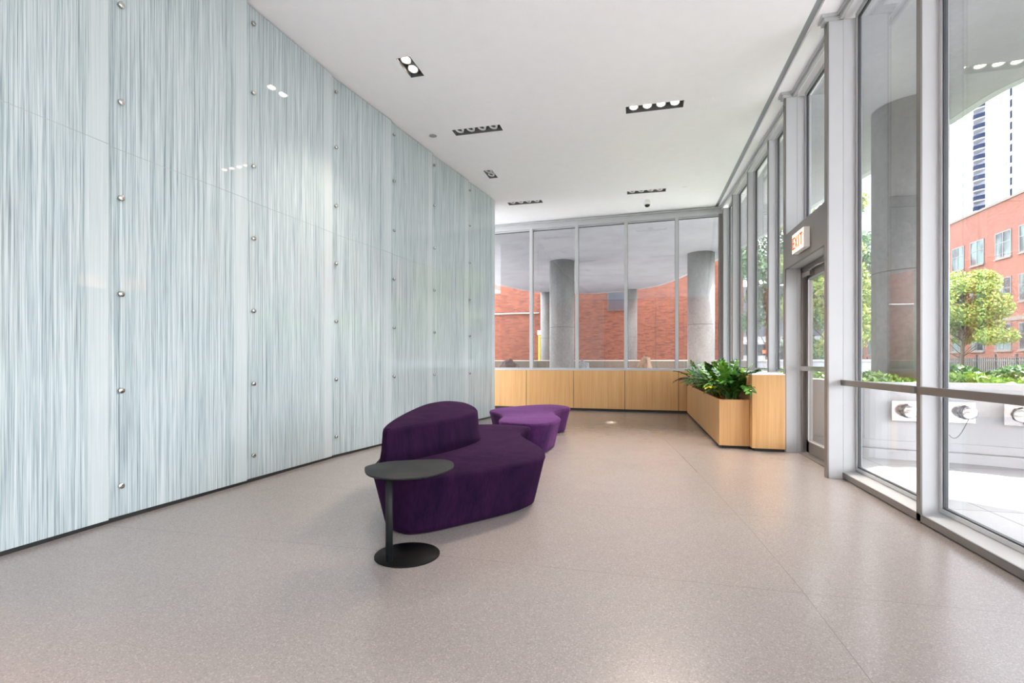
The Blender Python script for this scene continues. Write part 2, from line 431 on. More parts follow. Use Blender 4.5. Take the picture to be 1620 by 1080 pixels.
# ------------------------------------------------------------------ right glass wall
def window(y0, y1, zb, zt, sill=True, zs=None):
    """one glazed bay of the right wall, between two fins"""
    wn[0] += 1
    g0, g1 = nose(y0)+.137, nose(y1)+.137
    def T(u, v, z): # u along 0..1, v outward offset from the glass plane
        y = y0+(y1-y0)*u; return (g0+(g1-g0)*u+v, y, z)
    L = y1-y0; e = .02/L; e2 = .028/L
    fr = MB()
    for (u0, u1) in ((0, e2), (1-e2, 1)): fr.box((u0, -.02, zb), (u1, .03, zt), T)
    fr.box((e2, -.02, zt-.05), (1-e2, .03, zt), T); fr.box((e2, -.02, zb), (1-e2, .03, zb+.03), T)
    o = struct(fr.build('window_%d' % wn[0], 'white_metal'))
    gk = MB()
    for (u0, u1) in ((e2, e2+.012/L), (1-e2-.012/L, 1-e2)): gk.box((u0, -.008, zb+.03), (u1, .02, zt-.05), T)
    gk.box((e2, -.008, zt-.064), (1-e2, .02, zt-.05), T); gk.box((e2, -.008, zb+.03), (1-e2, .02, zb+.04), T)
    gk.build('gasket', 'dark_gasket', o)
    MB().box((e2, 0, zb+.03), (1-e2, .012, zt-.05), T).build('pane', 'glass', o)
    return o
def fin(y, zb, zt):
    x = nose(y)
    o = trim(MB().box((x+.012, y-.027, zb), (x+.165, y+.027, zt)), 'white_metal')
    MB().box((x, y-.029, zb), (x+.012, y+.029, zt)).build('nose_strip', 'grey_metal', o); return o
ZT = 4.77
near = [YB+.03, -3.2, -1.68, -.15, 1.38, 2.905, 4.425, 5.88]
for a, b in zip(near, near[1:]):
    window(a+(.027 if a != near[0] else 0), b-(.027 if b != 5.88 else 0), .095, ZT)
for y in near[:-1]: fin(y, 0.0, H-.071)
# low sill and guard rail in front of the near bays
trim(MB().add([(2.052, YB, .006), (2.20, YB, .006), (2.20, YB, .098), (2.052, YB, .064), (2.052, 5.88, .006), (2.20, 5.88, .006), (2.20, 5.88, .098), (2.052, 5.88, .064)], [(0,1,2,3),(4,5,6,7),(0,1,5,4),(1,2,6,5),(2,3,7,6),(3,0,4,7)]), 'white_metal')
trim(MB().box((2.04, YB, .012), (2.052, 5.88, .066)), 'grey_metal')
for a, b in zip(near, near[1:]):
    o = MB().box((2.022, a+.03, .963), (2.064, b-(.0 if b == 5.88 else .03), 1.02)).build('guard_rail', 'grey_metal', bevel=.003)
    if b <= 2.92: continue
    tag(o, 'grey metal guard rail across the tall window %s' % ('next to the white door pilaster' if b == 5.88 else 'nearest the camera, at the right edge'), 'rail', 'guard rails of the right windows')
for o in [o for o in COL.objects if o.name.startswith('guard_rail') and 'label' not in o]:
    o.name = 'trim_%d' % (60+len([q for q in COL.objects if q.name.startswith('trim_6')])); o['kind'] = 'structure'
# far bays above the oak counter
far = [7.525, 8.81, 10.2, 11.5, 12.42]
for a, b in zip(far, far[1:]): window(a+(0 if a == far[0] else .027), b-.027, 1.06, ZT)
for y in far[1:]: fin(y, 1.04, H-.071)
# pilasters flanking the door
for a, b in (P1, P2):
    o = trim(MB().box((1.915, a, 0), (2.045, b, H-.07)).box((2.048, a, 0), (2.215, b, H-.07)), 'white_metal')
    MB().box((1.9, a-.001, 0), (1.915, b+.001, H-.07)).box((2.045, a+.002, 0), (2.048, b-.002, H-.07)).build('nose_strip', 'grey_metal', o)
# glazing above the door and its soffit
window(P1[1], P2[0], 2.92, ZT)
struct(MB().box((1.9, P1[1], 2.44), (1.93, P2[0], 2.89)).build('trim_90', 'grey_metal'))
struct(MB().box((1.931, P1[1], 2.445), (2.24, P2[0], 2.885)).build('trim_91', 'white_metal'))
# door
dr = empty('door_1', (2.17, 6.70, 0)); struct(dr)
f = MB()
f.box((2.09, P1[1], 0.012), (2.2, P1[1]+.06, 2.44)).box((2.09, P2[0]-.06, .012), (2.2, P2[0], 2.44)).box((2.09, P1[1], 2.38), (2.2, P2[0], 2.44))
f.build('door_frame', 'grey_metal', dr)
f = MB(); d0, d1 = P1[1]+.065, P2[0]-.065
f.box((2.14, d0, .03), (2.185, d0+.10, 2.37)).box((2.14, d1-.10, .03), (2.185, d1, 2.37)).box((2.14, d0, .03), (2.185, d1, .19)).box((2.14, d0, 2.27), (2.185, d1, 2.37))
f.build('door_leaf', 'grey_metal', dr, bevel=.003)
f = MB()
f.box((2.133, d0+.085, .175), (2.14, d0+.10, 2.285)).box((2.133, d1-.10, .175), (2.14, d1-.085, 2.285)).box((2.133, d0+.085, .175), (2.14, d1-.085, .19)).box((2.133, d0+.085, 2.27), (2.14, d1-.085, 2.285))
f.build('glazing_bead', 'white_metal', dr)
MB().box((2.155, d0+.10, .19), (2.165, d1-.10, 2.27)).build('pane', 'glass', dr)
MB().box((2.06, d0+.02, 1.09), (2.10, d1-.02, 1.15)).box((2.10, d0+.02, 1.10), (2.14, d0+.06, 1.14)).box((2.10, d1-.06, 1.10), (2.14, d1-.02, 1.14)).build('push_bar', 'steel', dr, bevel=.004)
MB().box((2.06, P1[1], .0005), (2.2, P2[0], .014)).build('threshold', 'grey_metal', dr, bevel=.003)
f = MB().box((2.08, 7.05, 2.30), (2.14, 7.34, 2.36)); f.tube([(2.10, 7.10, 2.40), (2.10, 7.10, 2.33)], .018, 12)
f.tube([(2.10, 7.10, 2.375), (2.06, 6.75, 2.36), (2.10, 6.45, 2.37)], .008, 8).build('closer_arm', 'steel', dr)
# exit sign
ex = empty('exit_sign', (1.865, 6.64, 2.52), 'white box sign with red EXIT lettering glowing above the door', 'exit sign')
MB().box((1.833, 6.42, 2.52), (1.899, 6.86, 2.755)).build('housing', 'lamp_white', ex, bevel=.003)
MB().box((1.8295, 6.43, 2.53), (1.833, 6.85, 2.745)).build('lit_face', 'exit_glow', ex)
L = MB(); X0, X1 = 1.8265, 1.8295
def bar(y0, z0, y1, z1, w=.016):
    a = Vector((0, y0, z0)); b = Vector((0, y1, z1)); d = (b-a).normalized(); n = Vector((0, -d.z, d.y))*w
    q = [a+n, b+n, b-n, a-n]
    L.add([(X0, p.y, p.z) for p in q]+[(X1, p.y, p.z) for p in q], [(0, 1, 2, 3), (7, 6, 5, 4), (0, 4, 5, 1), (1, 5, 6, 2), (2, 6, 7, 3), (3, 7, 4, 0)])
zb, zt = 2.565, 2.71
bar(6.82, zb, 6.82, zt); [bar(6.835, z, 6.755, z, .011) for z in (zb+.01, (zb+zt)/2, zt-.01)]
bar(6.735, zb, 6.645, zt, .012); bar(6.645, zb, 6.735, zt, .012)
bar(6.595, zb, 6.595, zt); bar(6.50, zb, 6.50, zt); bar(6.555, zt-.01, 6.445, zt-.01, .011)
L.build('lettering', 'exit_red', ex)

# ------------------------------------------------------------------ back wall: oak panels, cap, glazing
B0 = Vector((1.90, 12.46)); BD = Vector((-4.77, .263)).normalized(); BN = Vector((-BD.y, BD.x))*-1  # BN points outwards (+Y)
if BN.y < 0: BN = -BN
def BT(x, v, z):   # x = world X position along the wall, v = outward depth
    u = (B0.x-x)/abs(BD.x); p = B0+BD*u+BN*v; return (p.x, p.y, z)
seams = [-4.05, -2.80, -1.575, -.32, .92, 1.49]
lab = ['half hidden behind the glass wall', 'behind the purple ottoman', 'in the middle of the row, third from the left', 'fourth from the left, widest in view', 'narrow visible strip beside the planter']
for i, (a, b) in enumerate(zip(seams, seams[1:])):
    tag(MB().box((a+.006, .0, .06), (b-.006, .02, 1.0), BT).build('oak_wall_cladding', 'wood', bevel=.001),
        'light oak back wall cladding, %s' % lab[i], 'wood panel', 'oak panels under the back windows')
struct(MB().box((-4.3, .021, 0), (1.9, .22, 1.0), BT).box((-8, .021, 0), (-4.3, .22, H), BT).build('wall_back', 'black_kick'))
trim(MB().box((-4.3, -.005, 1.002), (1.9, .22, 1.035), BT), 'white_metal')
mull = [-2.68, -1.5, -.30, .88]
edges = [-4.1]+mull+[1.84]
for a, b in zip(edges, edges[1:]):
    wn[0] += 1
    fr = MB()
    za, zc = 1.04, 4.62
    fr.box((a+.036, .06, za), (b-.036, .14, za+.02), BT).box((a+.036, .06, zc-.03), (b-.036, .14, zc), BT)
    o = struct(fr.build('window_%d' % wn[0], 'white_metal'))
    MB().box((a+.036, .095, za+.02), (b-.036, .105, zc-.03), BT).build('pane', 'glass', o)
    gk = MB().box((a+.036, .088, zc-.045), (b-.036, .095, zc-.03), BT)
    for q in (a+.036, b-.044): gk.box((q, .088, za+.02), (q+.008, .095, zc-.03), BT)
    gk.build('gasket', 'dark_gasket', o)
for x in mull: trim(MB().box((x-.036, .0, 1.036), (x+.036, .16, 4.62), BT), 'white_metal', .002)
trim(MB().box((1.80, -.02, 1.036), (1.90, .16, 4.62), BT), 'grey_metal')
trim(MB().box((-4.3, .0, 4.62), (1.87, .2, 4.70), BT).box((-4.3, .02, 4.70), (1.87, .2, H-.001), BT).box((-4.3, -.03, 4.755), (1.87, .02, H-.02), BT), 'white_metal')

# ------------------------------------------------------------------ oak counter and planter along the right wall
c = empty('oak_counter', (1.7, 10, 0), 'tall light oak counter box between planter and door pilaster', 'counter')
MB().box((1.493, 7.42, .04), (1.90, 12.42, 1.03)).build('body', 'wood', c, bevel=.001)
MB().box((1.53, 7.455, 0), (1.90, 12.42, .04)).build('toe_kick', 'black_kick', c)
MB().prism([(1.493, 7.42), (1.899, 7.42), (1.899, 7.53), (2.12, 7.53), (1.97, 12.40), (1.493, 12.40)], 1.031, 1.045).build('countertop', 'cap_white', c)
p = empty('planter_box', (1.3, 10, 0), 'long low light oak planter box in front of the counter', 'planter')
pl = MB(); x0, x1, y0, y1, z1 = 1.10, 1.488, 7.58, 12.40, .68
pl.box((x0, y0, .04), (x0+.02, y1, z1)).box((x1-.02, y0+.021, .04), (x1, y1, z1)).box((x0+.021, y0, .04), (x1, y0+.02, z1)).box((x0+.021, y1-.02, .04), (x1-.021, y1, z1))
pl.build('body', 'wood', p)
MB().box((x0+.035, y0+.035, 0), (x1, y1, .04)).build('toe_kick', 'black_kick', p)
MB().box((x0+.021, y0+.021, .5), (x1-.021, y1-.021, .65)).build('soil', 'soil', p)
mu = MB()
for i in range(2600):
    x = random.uniform(x0+.03, x1-.03); y = random.uniform(y0+.03, y1-.03); a = random.uniform(0, PI); l = random.uniform(.008, .03); w = random.uniform(.003, .009)
    z = random.uniform(.652, .684); c_, s_ = math.cos(a), math.sin(a); dz = random.uniform(-.01, .012)
    mu.add([(x-c_*l-s_*w, y-s_*l+c_*w, z), (x-c_*l+s_*w, y-s_*l-c_*w, z), (x+c_*l+s_*w, y+s_*l-c_*w, z+dz), (x+c_*l-s_*w, y+s_*l+c_*w, z+dz)], [(0, 1, 2, 3)])
o = mu.build('bark_mulch', 'mulch', p); o['kind'] = 'stuff'

def leaflet(mb, o, d, up, L, Wd):
    d = d.normalized(); s = d.cross(up).normalized(); n = s.cross(d).normalized()
    prof = [(0, 0), (.18, .6), (.45, 1), (.75, .72), (1, 0)]
    rows = []
    for t, w in prof:
        c = o+d*L*t-n*L*.22*t*t; w *= Wd
        rows.append([c-s*w+n*w*.35, c, c+s*w+n*w*.35])
    vs = [p for r in rows for p in r]; fs = []
    for i in range(len(rows)-1):
        for k in range(2):
            a = i*3+k; fs.append((a, a+1, a+4, a+3))
    mb.add(vs, fs, True)
def frond(parent, base, az, lean, L, mat):
    pts = []; p = Vector(base); el = PI/2-lean*.35; N = 9
    for i in range(N+1):
        pts.append(p.copy()); dr_ = Vector((math.cos(az)*math.cos(el), math.sin(az)*math.cos(el), math.sin(el)))
        p = p+dr_*L/N; el -= lean*.13
    for q in pts:      # stay on the room side of the counter and the glass
        if q.x > 1.80: q.x = 1.80-(q.x-1.80)*.2
        if q.x > 1.44 and q.z < 1.02: q.x = 1.44
    mb = MB(); mb.tube(pts, [.009*(1-.6*i/N) for i in range(N+1)], 6)
    for i in range(4, 2*N+1):
        t = i/(2*N); f_ = t*N; k = min(N-1, int(f_)); c = pts[k].lerp(pts[k+1], f_-k); d = (pts[k+1]-pts[k]).normalized()
        side = d.cross(Vector((0, 0, 1))); side = side.normalized() if side.length > .05 else Vector((math.sin(az), -math.cos(az), 0))
        up = side.cross(d).normalized()
        s = (-1 if i % 2 else 1); l = (.118 if i % 3 else .108)*(1-.35*abs(t-.6)/.6)*random.uniform(.85, 1.1)
        leaflet(mb, c, d*.75+side*s*1.0+up*.25, up, l, l*.34)
    leaflet(mb, pts[-1], (pts[-1]-pts[-2]), Vector((.1, 0, 1)), .08, .02)
    return mb.build('frond', mat, parent)
plants = [(1.32, 7.90), (1.25, 8.55), (1.30, 9.2), (1.27, 9.9), (1.28, 10.6), (1.26, 11.3)]
pl_lab = ['nearest the front end of the planter, spreading loose fronds', 'second from the front with a yellowed frond', 'third from the front of the planter', 'fourth from the front of the planter', 'fifth from the front of the planter', 'farthest, at the back corner of the planter']
for i, (x, y) in enumerate(plants):
    e = empty('zz_plant', (x, y, .65), 'glossy dark green leafy plant, %s' % pl_lab[i], 'plant', 'glossy plants in the oak planter')
    n = 30 if i < 2 else 22
    for k in range(n):
        az = 2*PI*k/n+random.uniform(-.25, .25); ln = random.uniform(.25, 1.5)
        L_ = random.uniform(.42, .62) if i else random.uniform(.38, .66)
        mat = 'zz_leaf_light' if random.random() < .25 else 'zz_leaf'
        bx = x+random.uniform(-.07, .07); by = y+random.uniform(-.14, .14)
        if i == 0 and math.cos(az) > .5: ln = min(ln, .9)
        frond(e, (bx, by, .65), az, ln, L_, mat)
    if i == 1: frond(e, (1.22, 8.25, .66), -2.3, 1.25, .40, 'zz_leaf_yellow')

# ------------------------------------------------------------------ furniture
def upholstered(name, label, cat, pts, mat='velvet', group=None):
    out = catmull(pts, 8); zc = .42
    e = empty(name, (sum(p[0] for p in pts)/len(pts), sum(p[1] for p in pts)/len(pts), 0), label, cat, group)
    rings = []
    for z, d in ((.010, .115), (.02, .095), (.06, .085), (.36, .012), (.385, .002), (.402, .004), (.414, .014), (.42, .035)):
        rings.append([(x, y, z) for x, y in offset(out, d)])
    MB().loft(rings).build('seat', mat, e)
    MB().prism(offset(out, .13), 0, .010).build('shadow_gap_plinth', 'black_kick', e)  # black base sheet stands in for the shadow gap under the seat
    return e, out
b1 = [(-1.90, 3.36), (-1.78, 3.20), (-1.56, 3.11), (-1.36, 3.20), (-1.16, 3.44), (-.98, 3.68), (-.83, 3.93), (-.765, 4.18), (-.83, 4.50), (-.98, 4.83),
      (-1.17, 5.20), (-1.275, 5.50), (-1.29, 5.78), (-1.26, 5.98), (-1.36, 6.10), (-1.60, 6.16), (-1.86, 6.14), (-2.02, 5.98), (-2.13, 5.6), (-2.24, 5.1),
      (-2.25, 4.6), (-2.17, 4.1), (-2.02, 3.62)]
e1, o1 = upholstered('sofa', 'dark purple velvet sofa with raised backrest behind the black side table', 'sofa', b1)
bb = [(-1.905, 3.50), (-1.82, 3.50), (-1.725, 3.80), (-1.62, 4.12), (-1.55, 4.45), (-1.535, 4.78), (-1.62, 5.08), (-1.82, 5.24), (-2.03, 5.12), (-2.13, 4.8), (-2.12, 4.35), (-2.06, 3.92), (-1.975, 3.60)]
bo = catmull(bb, 8)
def btop(inset, dz):
    q = offset(bo, inset); out = []
    for (x, y), (bx, by) in zip(q, bo):
        f_ = min(1, max(0, (y-3.4)/1.9))                   # 0 near end, 1 far end
        back = min(1, max(0, ((-1.55-.12*(1-f_)*2.6)-x)/.55))
        out.append((x, y, .685+.03*f_+.11*back*(.25+.75*f_)+dz))
    return out
rings = [[(x, y, .40) for x, y in offset(bo, -.0)], [(x, y, .52) for x, y in offset(bo, .02)], btop(.03, -.035), btop(.035, -.015), btop(.045, -.003), btop(.062, .003)]
MB().loft(rings).build('backrest', 'velvet', e1)
b2 = [(-1.07, 7.13), (-1.06, 6.93), (-1.10, 6.55), (-1.22, 6.30), (-1.45, 6.26), (-1.72, 6.38), (-1.86, 6.68), (-1.91, 7.05), (-2.03, 7.35), (-2.26, 7.70), (-2.38, 8.02),
      (-2.30, 8.45), (-2.08, 8.85), (-1.80, 9.2), (-1.52, 9.3), (-1.24, 9.04), (-1.14, 8.68), (-1.25, 8.3), (-1.29, 7.95), (-1.22, 7.6)]
e2, o2 = upholstered('ottoman', 'purple velvet backless ottoman bench beyond the sofa near the back wall', 'ottoman', b2, 'velvet_lit_nap')
# side table
t = empty('side_table', (-1.395, 2.895, 0), 'black metal side table with oval top on a round base', 'side table')
MB().lathe((-1.395, 2.895, .0), (0, 0, 1), [(0, .198), (.002, .2), (.009, .2), (.011, .198)], 64).build('base', 'table_base_black', t)
MB().lathe((-1.452, 2.768, .011), (0, 0, 1), [(0, .0215), (.509, .0215)], 24).build('pole', 'table_black', t)
tp = [(-1.665, 2.85), (-1.70, 2.96), (-1.62, 3.12), (-1.36, 3.255), (-1.25, 3.24), (-1.175, 3.13), (-1.14, 2.97), (-1.20, 2.76), (-1.33, 2.66), (-1.46, 2.66), (-1.57, 2.72)]
tp = catmull([(x*1.0, y) for x, y in tp], 8)
MB().loft([[(x, y, z) for x, y in offset(tp, d)] for z, d in ((.520, .008), (.523, .001), (.531, .0), (.533, .003))]).build('tabletop', 'table_black', t)

# ------------------------------------------------------------------ ceiling fittings
FL = ['lit twin recessed downlight nearest, above the glass wall', 'dark four-lamp recessed downlight on the left half of the ceiling', 'lit four-lamp recessed downlight on the right half of the ceiling',
      'small unlit twin recessed downlight beside the glass wall', 'unlit four-lamp downlight at far left near the back windows', 'unlit four-lamp downlight at far right near the dome camera',
      'added unseen four-lamp downlight behind the viewpoint on the left', 'added unseen four-lamp downlight behind the viewpoint on the right']
for (x0, x1, y0, y1, n, lit), lb in zip(FIX, FL):
    cx, cy = (x0+x1)/2, (y0+y1)/2; D = .13
    e = empty('recessed_downlight', (cx, cy, H), lb, 'ceiling light', 'recessed multi-lamp downlights')
    h = MB(); w = .004
    h.box((x0, y0, H), (x0+w, y1, H+D)).box((x1-w, y0, H), (x1, y1, H+D)).box((x0+w, y0, H), (x1-w, y0+w, H+D)).box((x0+w, y1-w, H), (x1-w, y1, H+D)).box((x0, y0, H+D), (x1, y1, H+D+w))
    h.build('housing', 'fixture_grey', e)
    longx = (x1-x0) > (y1-y0)
    for k in range(n):
        q = (k+.5)/n
        px, py = (x0+.02+(x1-x0-.04)*q, cy) if longx else (cx, y0+.01+(y1-y0-.02)*q)
        tilt = Vector((-.18, -.12, -1)).normalized() if not lit else Vector((-.05, -.25, -1)).normalized()
        o0 = Vector((px, py, H+.115))
        lamp = MB().lathe(o0, tilt, [(0, .045), (.02, .064), (.095, .066), (.10, .060), (.085, .050), (.06, .035)], 24, True, True).build('lamp', 'lamp_white', e)
        MB().lathe(o0+tilt*.0855, tilt, [(0, .049), (.002, .049)] if lit else [(0, .036), (.003, .03)], 24).build('lens', 'lens_lit' if lit else 'lamp_dark', lamp)
        if lit:
            ld = bpy.data.lights.new('lamp_beam', 'SPOT'); ld.energy = (40 if n == 2 else 110) if y0 > 0 else 110; ld.spot_size = 1.5; ld.spot_blend = .8; ld.color = (1, .86, .74) if y0 > 0 or x0 > -1 else (1, .62, .42); ld.shadow_soft_size = .04
            lo = bpy.data.objects.new('lamp_beam', ld); COL.objects.link(lo); lo.parent = e
            lo.location = (px-cx, py-cy, -.02); lo.rotation_euler = tilt.to_track_quat('-Z', 'Y').to_euler()
def disc(name, x, y, r, mat, label, cat, h=.01):
    return tag(MB().lathe((x, y, H-h), (0, 0, 1), [(0, r*.8), (h*.4, r), (h, r)], 32).build(name, mat), label, cat)
disc('sprinkler_cover', .974, 7.38, .045, 'ceiling_paint', 'white round sprinkler cover on ceiling right of the lit four-lamp downlight', 'sprinkler cover', .008)
disc('sprinkler_cover', .92, 10.95, .045, 'ceiling_paint', 'white round sprinkler cover far back on the ceiling, right of the unlit downlight', 'sprinkler cover', .008)
disc('ceiling_speaker', -3.17, 7.495, .06, 'groove_dark', 'small grey round speaker grille on ceiling next to the glass wall', 'speaker', .006)
cmr = empty('security_camera', (.191, 11.64, H-.15), 'white dome security camera hanging from the ceiling near the back windows', 'security camera')
MB().lathe((.191, 11.64, H), (0, 0, -1), [(0, .055), (.03, .06), (.05, .085), (.09, .085), (.10, .075)], 28).build('housing', 'lamp_white', cmr)
MB().lathe((.191, 11.64, H-.1), (0, 0, -1), [(0, .06), (.02, .056), (.04, .038), (.05, .015)], 24).build('dome', 'camera_black', cmr)

# ------------------------------------------------------------------ outdoors: ground, slab, columns, planter wall
g = struct(MB().box((2.26, -15, -.14), (13, 12.5, -.02)).build('ground_pavers', 'pavers'))
struct(MB().box((-30, 12.9, -.3), (13, 60, -.05)).build('ground_rear', 'pavers'))
struct(MB().box((-40, -60, -.3), (13, -15, -.05)).build('street_ground_rear', 'asphalt'))
struct(MB().box((-40, -15, -.14), (2.26, YB-.2, -.02)).build('ground_pavers_rear', 'pavers'))
struct(MB().box((13, -60, -.3), (140, 300, -.08)).build('street_ground', 'asphalt'))
edge = [(-12, 14), (-9.2, 19), (-6.80, 23.78), (-5.72, 26.3), (-4.76, 27.3), (-3.3, 27.95), (-2.0, 28.1), (.2, 27.0), (1.55, 24.87), (2.9, 20.02), (3.57, 17.3), (4.1, 14.4), (4.5, 12.0), (4.83, 9.64), (5.06, 8.35), (5.9, 7.5), (7.0, 5.6), (7.8, 2), (8, -6)]  # unseen near stretch bulged outwards to shade the paving
ed = catmull(edge, 6, False)
inner = ed+[(2.27, -6), (2.27, 6), (2.23, 9), (2.14, 13.36), (-12, 13.4)]
struct(MB().prism(inner, 5.0, 5.25).build('slab_overhang', 'slab_concrete'))
oe = offset(ed, -.14, False)
n = len(ed); lip = MB()
lip.add([(x, y, 4.995) for x, y in ed]+[(x, y, 4.995) for x, y in oe]+[(x, y, 6.2) for x, y in ed]+[(x, y, 6.2) for x, y in oe],
        [q for i in range(n-1) for q in ((i, i+1, n+i+1, n+i), (2*n+i, 3*n+i, 3*n+i+1, 2*n+i+1), (n+i, n+i+1, 3*n+i+1, 3*n+i), (i, 2*n+i, 2*n+i+1, i+1))])
struct(lip.build('slab_edge_lit', 'slab_edge_lit'))
def column(x, y, r, z0, z1, label):
    e = empty('concrete_column', (x, y, z0), label, 'column')
    MB().lathe((x, y, z0), (0, 0, 1), [(0, r), (z1-z0, r)], 48).build('shaft', 'column_concrete', e)
    MB().lathe((x, y, z0), (0, 0, 1), [(2.55, r*.995), (2.552, r+.004), (2.566, r+.004), (2.568, r*.995)], 48, False, False).build('form_joint', 'plinth_concrete', e)
    return e
column(3.93, 8.79, .463, -.02, 5.0, 'thick round concrete column outside the tall right window')
column(2.12, 18.74, .45, -.05, 5.0, 'pale round concrete column seen through the rightmost back window')
column(-2.80, 18.96, .465, -.05, 5.0, 'dark round concrete column seen through the second back window')
column(-.35, 27.16, .29, -.05, 5.0, 'thin pale concrete column far behind, fourth back window')
column(-4.9, 27.2, .29, -.05, 5.0, 'thin concrete column far behind, left of the dark column')
# curved white planter wall
pw = [(2.52, 12.4), (2.50, 11), (2.50, 9.6), (2.58, 8.7), (2.67, 8.2), (2.71, 7.85), (2.86, 7.50), (3.2, 7.37), (3.63, 7.33), (4.3, 7.08), (5.2, 6.55), (6.5, 5.5), (8, 4.0), (10, 1.5)]
pc = catmull(pw, 6, False)
def ribbon(mb, pts, d0, d1, z0, z1):
    a = offset(pts, d0, False); b = offset(pts, d1, False); n = len(pts)
    mb.add([(x, y, z0) for x, y in a]+[(x, y, z0) for x, y in b]+[(x, y, z1) for x, y in a]+[(x, y, z1) for x, y in b],
           [q for i in range(n-1) for q in ((i, i+1, n+i+1, n+i), (2*n+i, 3*n+i, 3*n+i+1, 2*n+i+1), (i, 2*n+i, 2*n+i+1, i+1), (n+i, n+i+1, 3*n+i+1, 3*n+i))]+[(0, n, 3*n, 2*n), (n-1, 3*n-1, 4*n-1, 2*n-1)], False)
    return mb
e = empty('garden_wall', (3.6, 7.4, -.02), 'curved white painted planter wall outside the right windows', 'planter wall')
ribbon(MB(), pc, 0, .18, -.02, .935).build('body', 'planter_white', e)
ribbon(MB(), pc, -.012, .2, .87, .945).build('coping', 'planter_white', e)
mb = ribbon(MB(), pc, -.05, -.001, -.02, .10); ribbon(mb, pc, -.03, -.001, .115, .21); mb.build('base_moulding', 'planter_white', e)
bed = [p for p in offset(pc, .18, False)]+[(13, 1.5), (13, 12.4)]
tag(MB().prism(bed, -.02, .84).build('planting_bed', 'soil'), kind='structure')

struct(MB().box((-30, -32, -.08), (13, -28, 9)).build('rear_street_facade', 'brick_red'))
# fire department connections
def connection(cx, cy, ang, label, side):
    e = empty('fire_connection', (cx, cy, .47), label, 'fire hose connection', 'chrome hose connections on the planter wall', ang)
    T = lambda x, y, z: (cx+math.cos(ang)*x-math.sin(ang)*y, cy+math.sin(ang)*x+math.cos(ang)*y, z)
    MB().box((-.42, -.012, .47), (.42, 0, .72), T).build('plate', 'chrome', e, bevel=.002)
    dirv = Vector((math.sin(ang), -math.cos(ang), 0))
    for x in ((-.27, .31) if side == 0 else (-.28, .0)):
        o = Vector(T(x, -.012, .60))
        v = MB().lathe(o, dirv, [(0, .088), (.03, .088), (.031, .066), (.07, .066), (.071, .08), (.10, .08), (.101, .068), (.12, .068)], 8).build('valve_body', 'valve_metal', e)
        MB().lathe(o+dirv*.12, dirv, [(0, .074), (.03, .074), (.036, .066)], 28).build('cap', 'chrome', v)
    a, b = (Vector(T(.05, -.05, .55)), Vector(T(.31, -.13, .55))) if side == 0 else (Vector(T(-.28, -.13, .55)), Vector(T(.0, -.13, .55)))
    MB().tube([a.lerp(b, k/12)+Vector((0, 0, -.26*math.sin(PI*k/12))) for k in range(13)], .004, 6).build('chain', 'dark_steel', e)
connection(3.50, 7.272, -.10, 'left chrome plate with two capped hose valves outside the window', 0)
connection(4.50, 6.905, -.47, 'right chrome plate with two capped hose valves outside the window', 1)

# leafy things
def leaf_quad(mb, c, s):
    a = Vector((random.gauss(0, 1), random.gauss(0, 1), random.gauss(0, .8))).normalized(); b = a.orthogonal().normalized()
    q = random.uniform(0, PI); u = (b*math.cos(q)+a.cross(b)*math.sin(q)); w = a.cross(u)
    mb.add([c-u*s, c-w*s*.5, c+u*s, c+w*s*.5], [(0, 1, 2, 3)])
def bush(name, label, cat, x0, x1, y0, y1, z0, hgt, n, s, mat, inside=None, kind='stuff'):
    mb = MB(); k = 0
    while k < n:
        x, y = random.uniform(x0, x1), random.uniform(y0, y1)
        if inside and not inside(x, y): continue
        h = hgt*(.55+.45*math.sin(x*5.1+1.3*y)*math.cos(y*4.3-x))
        leaf_quad(mb, Vector((x, y, z0+h*random.random()**.5)), s*random.uniform(.7, 1.3)); k += 1
    return tag(mb.build(name, mat), label, cat, kind=kind)
def wx(y):   # x of the wall face at this y (left flank)
    best = min(pc, key=lambda p: abs(p[1]-y)+(0 if p[1] > 7.5 or y < 7.5 else 9)); return best[0]
def inbed(x, y):
    if math.hypot(x-3.93, y-8.79) < .5: return False
    if y > 7.7: return x > wx(y)+.25
    best = min(pc, key=lambda p: abs(p[0]-x) if p[1] < 7.7 else 99); return y > best[1]+.22
bush('groundcover', 'bright lime green leafy ground cover along the planter wall edge', 'plants', 2.7, 7.5, 5.6, 8.3, .86, .20, 9000, .05, 'lime_leaf', inbed)
bush('groundcover', 'pale green ground cover under the far right windows', 'plants', 2.7, 4.6, 9.0, 12.2, .86, .22, 5000, .05, 'lime_leaf', inbed)
bush('hedge', 'dark green hedge behind the lime ground cover', 'hedge', 4.6, 12, 8.3, 12.2, .84, .30, 24000, .06, 'hedge_leaf', inbed)
def tree(x, y, z0, trunk_h, blobs, n, s, mat, label, cat='tree', r=.11):
    e = empty('tree', (x, y, z0), label, cat)
    mb = MB(); top = Vector((x+.05, y, z0+trunk_h)); mb.tube([(x, y, z0), (x+.03, y+.02, z0+trunk_h*.5), top], [r, r*.8, r*.5], 8)
    for (bx, by, bz, br) in blobs:
        c = Vector((x+bx, y+by, z0+bz)); st = Vector((x, y, z0+min(trunk_h*.8, bz*.6))); mb.tube([st, st.lerp(c, .5)+Vector((0, 0, .1)), c], [r*.22, r*.13, r*.05], 5)
    mb.build('trunk', 'bark', e)
    mb = MB(); tot = sum(b[3]**2 for b in blobs)
    for (bx, by, bz, br) in blobs:
        for k in range(int(n*br*br/tot)):
            d = Vector((random.gauss(0, 1), random.gauss(0, 1), random.gauss(0, 1))).normalized()*br*random.random()**.45
            d.z *= .65
            leaf_quad(mb, Vector((x+bx, y+by, z0+bz))+d, s*random.uniform(.7, 1.3))
    mb.build('foliage', mat, e); return e
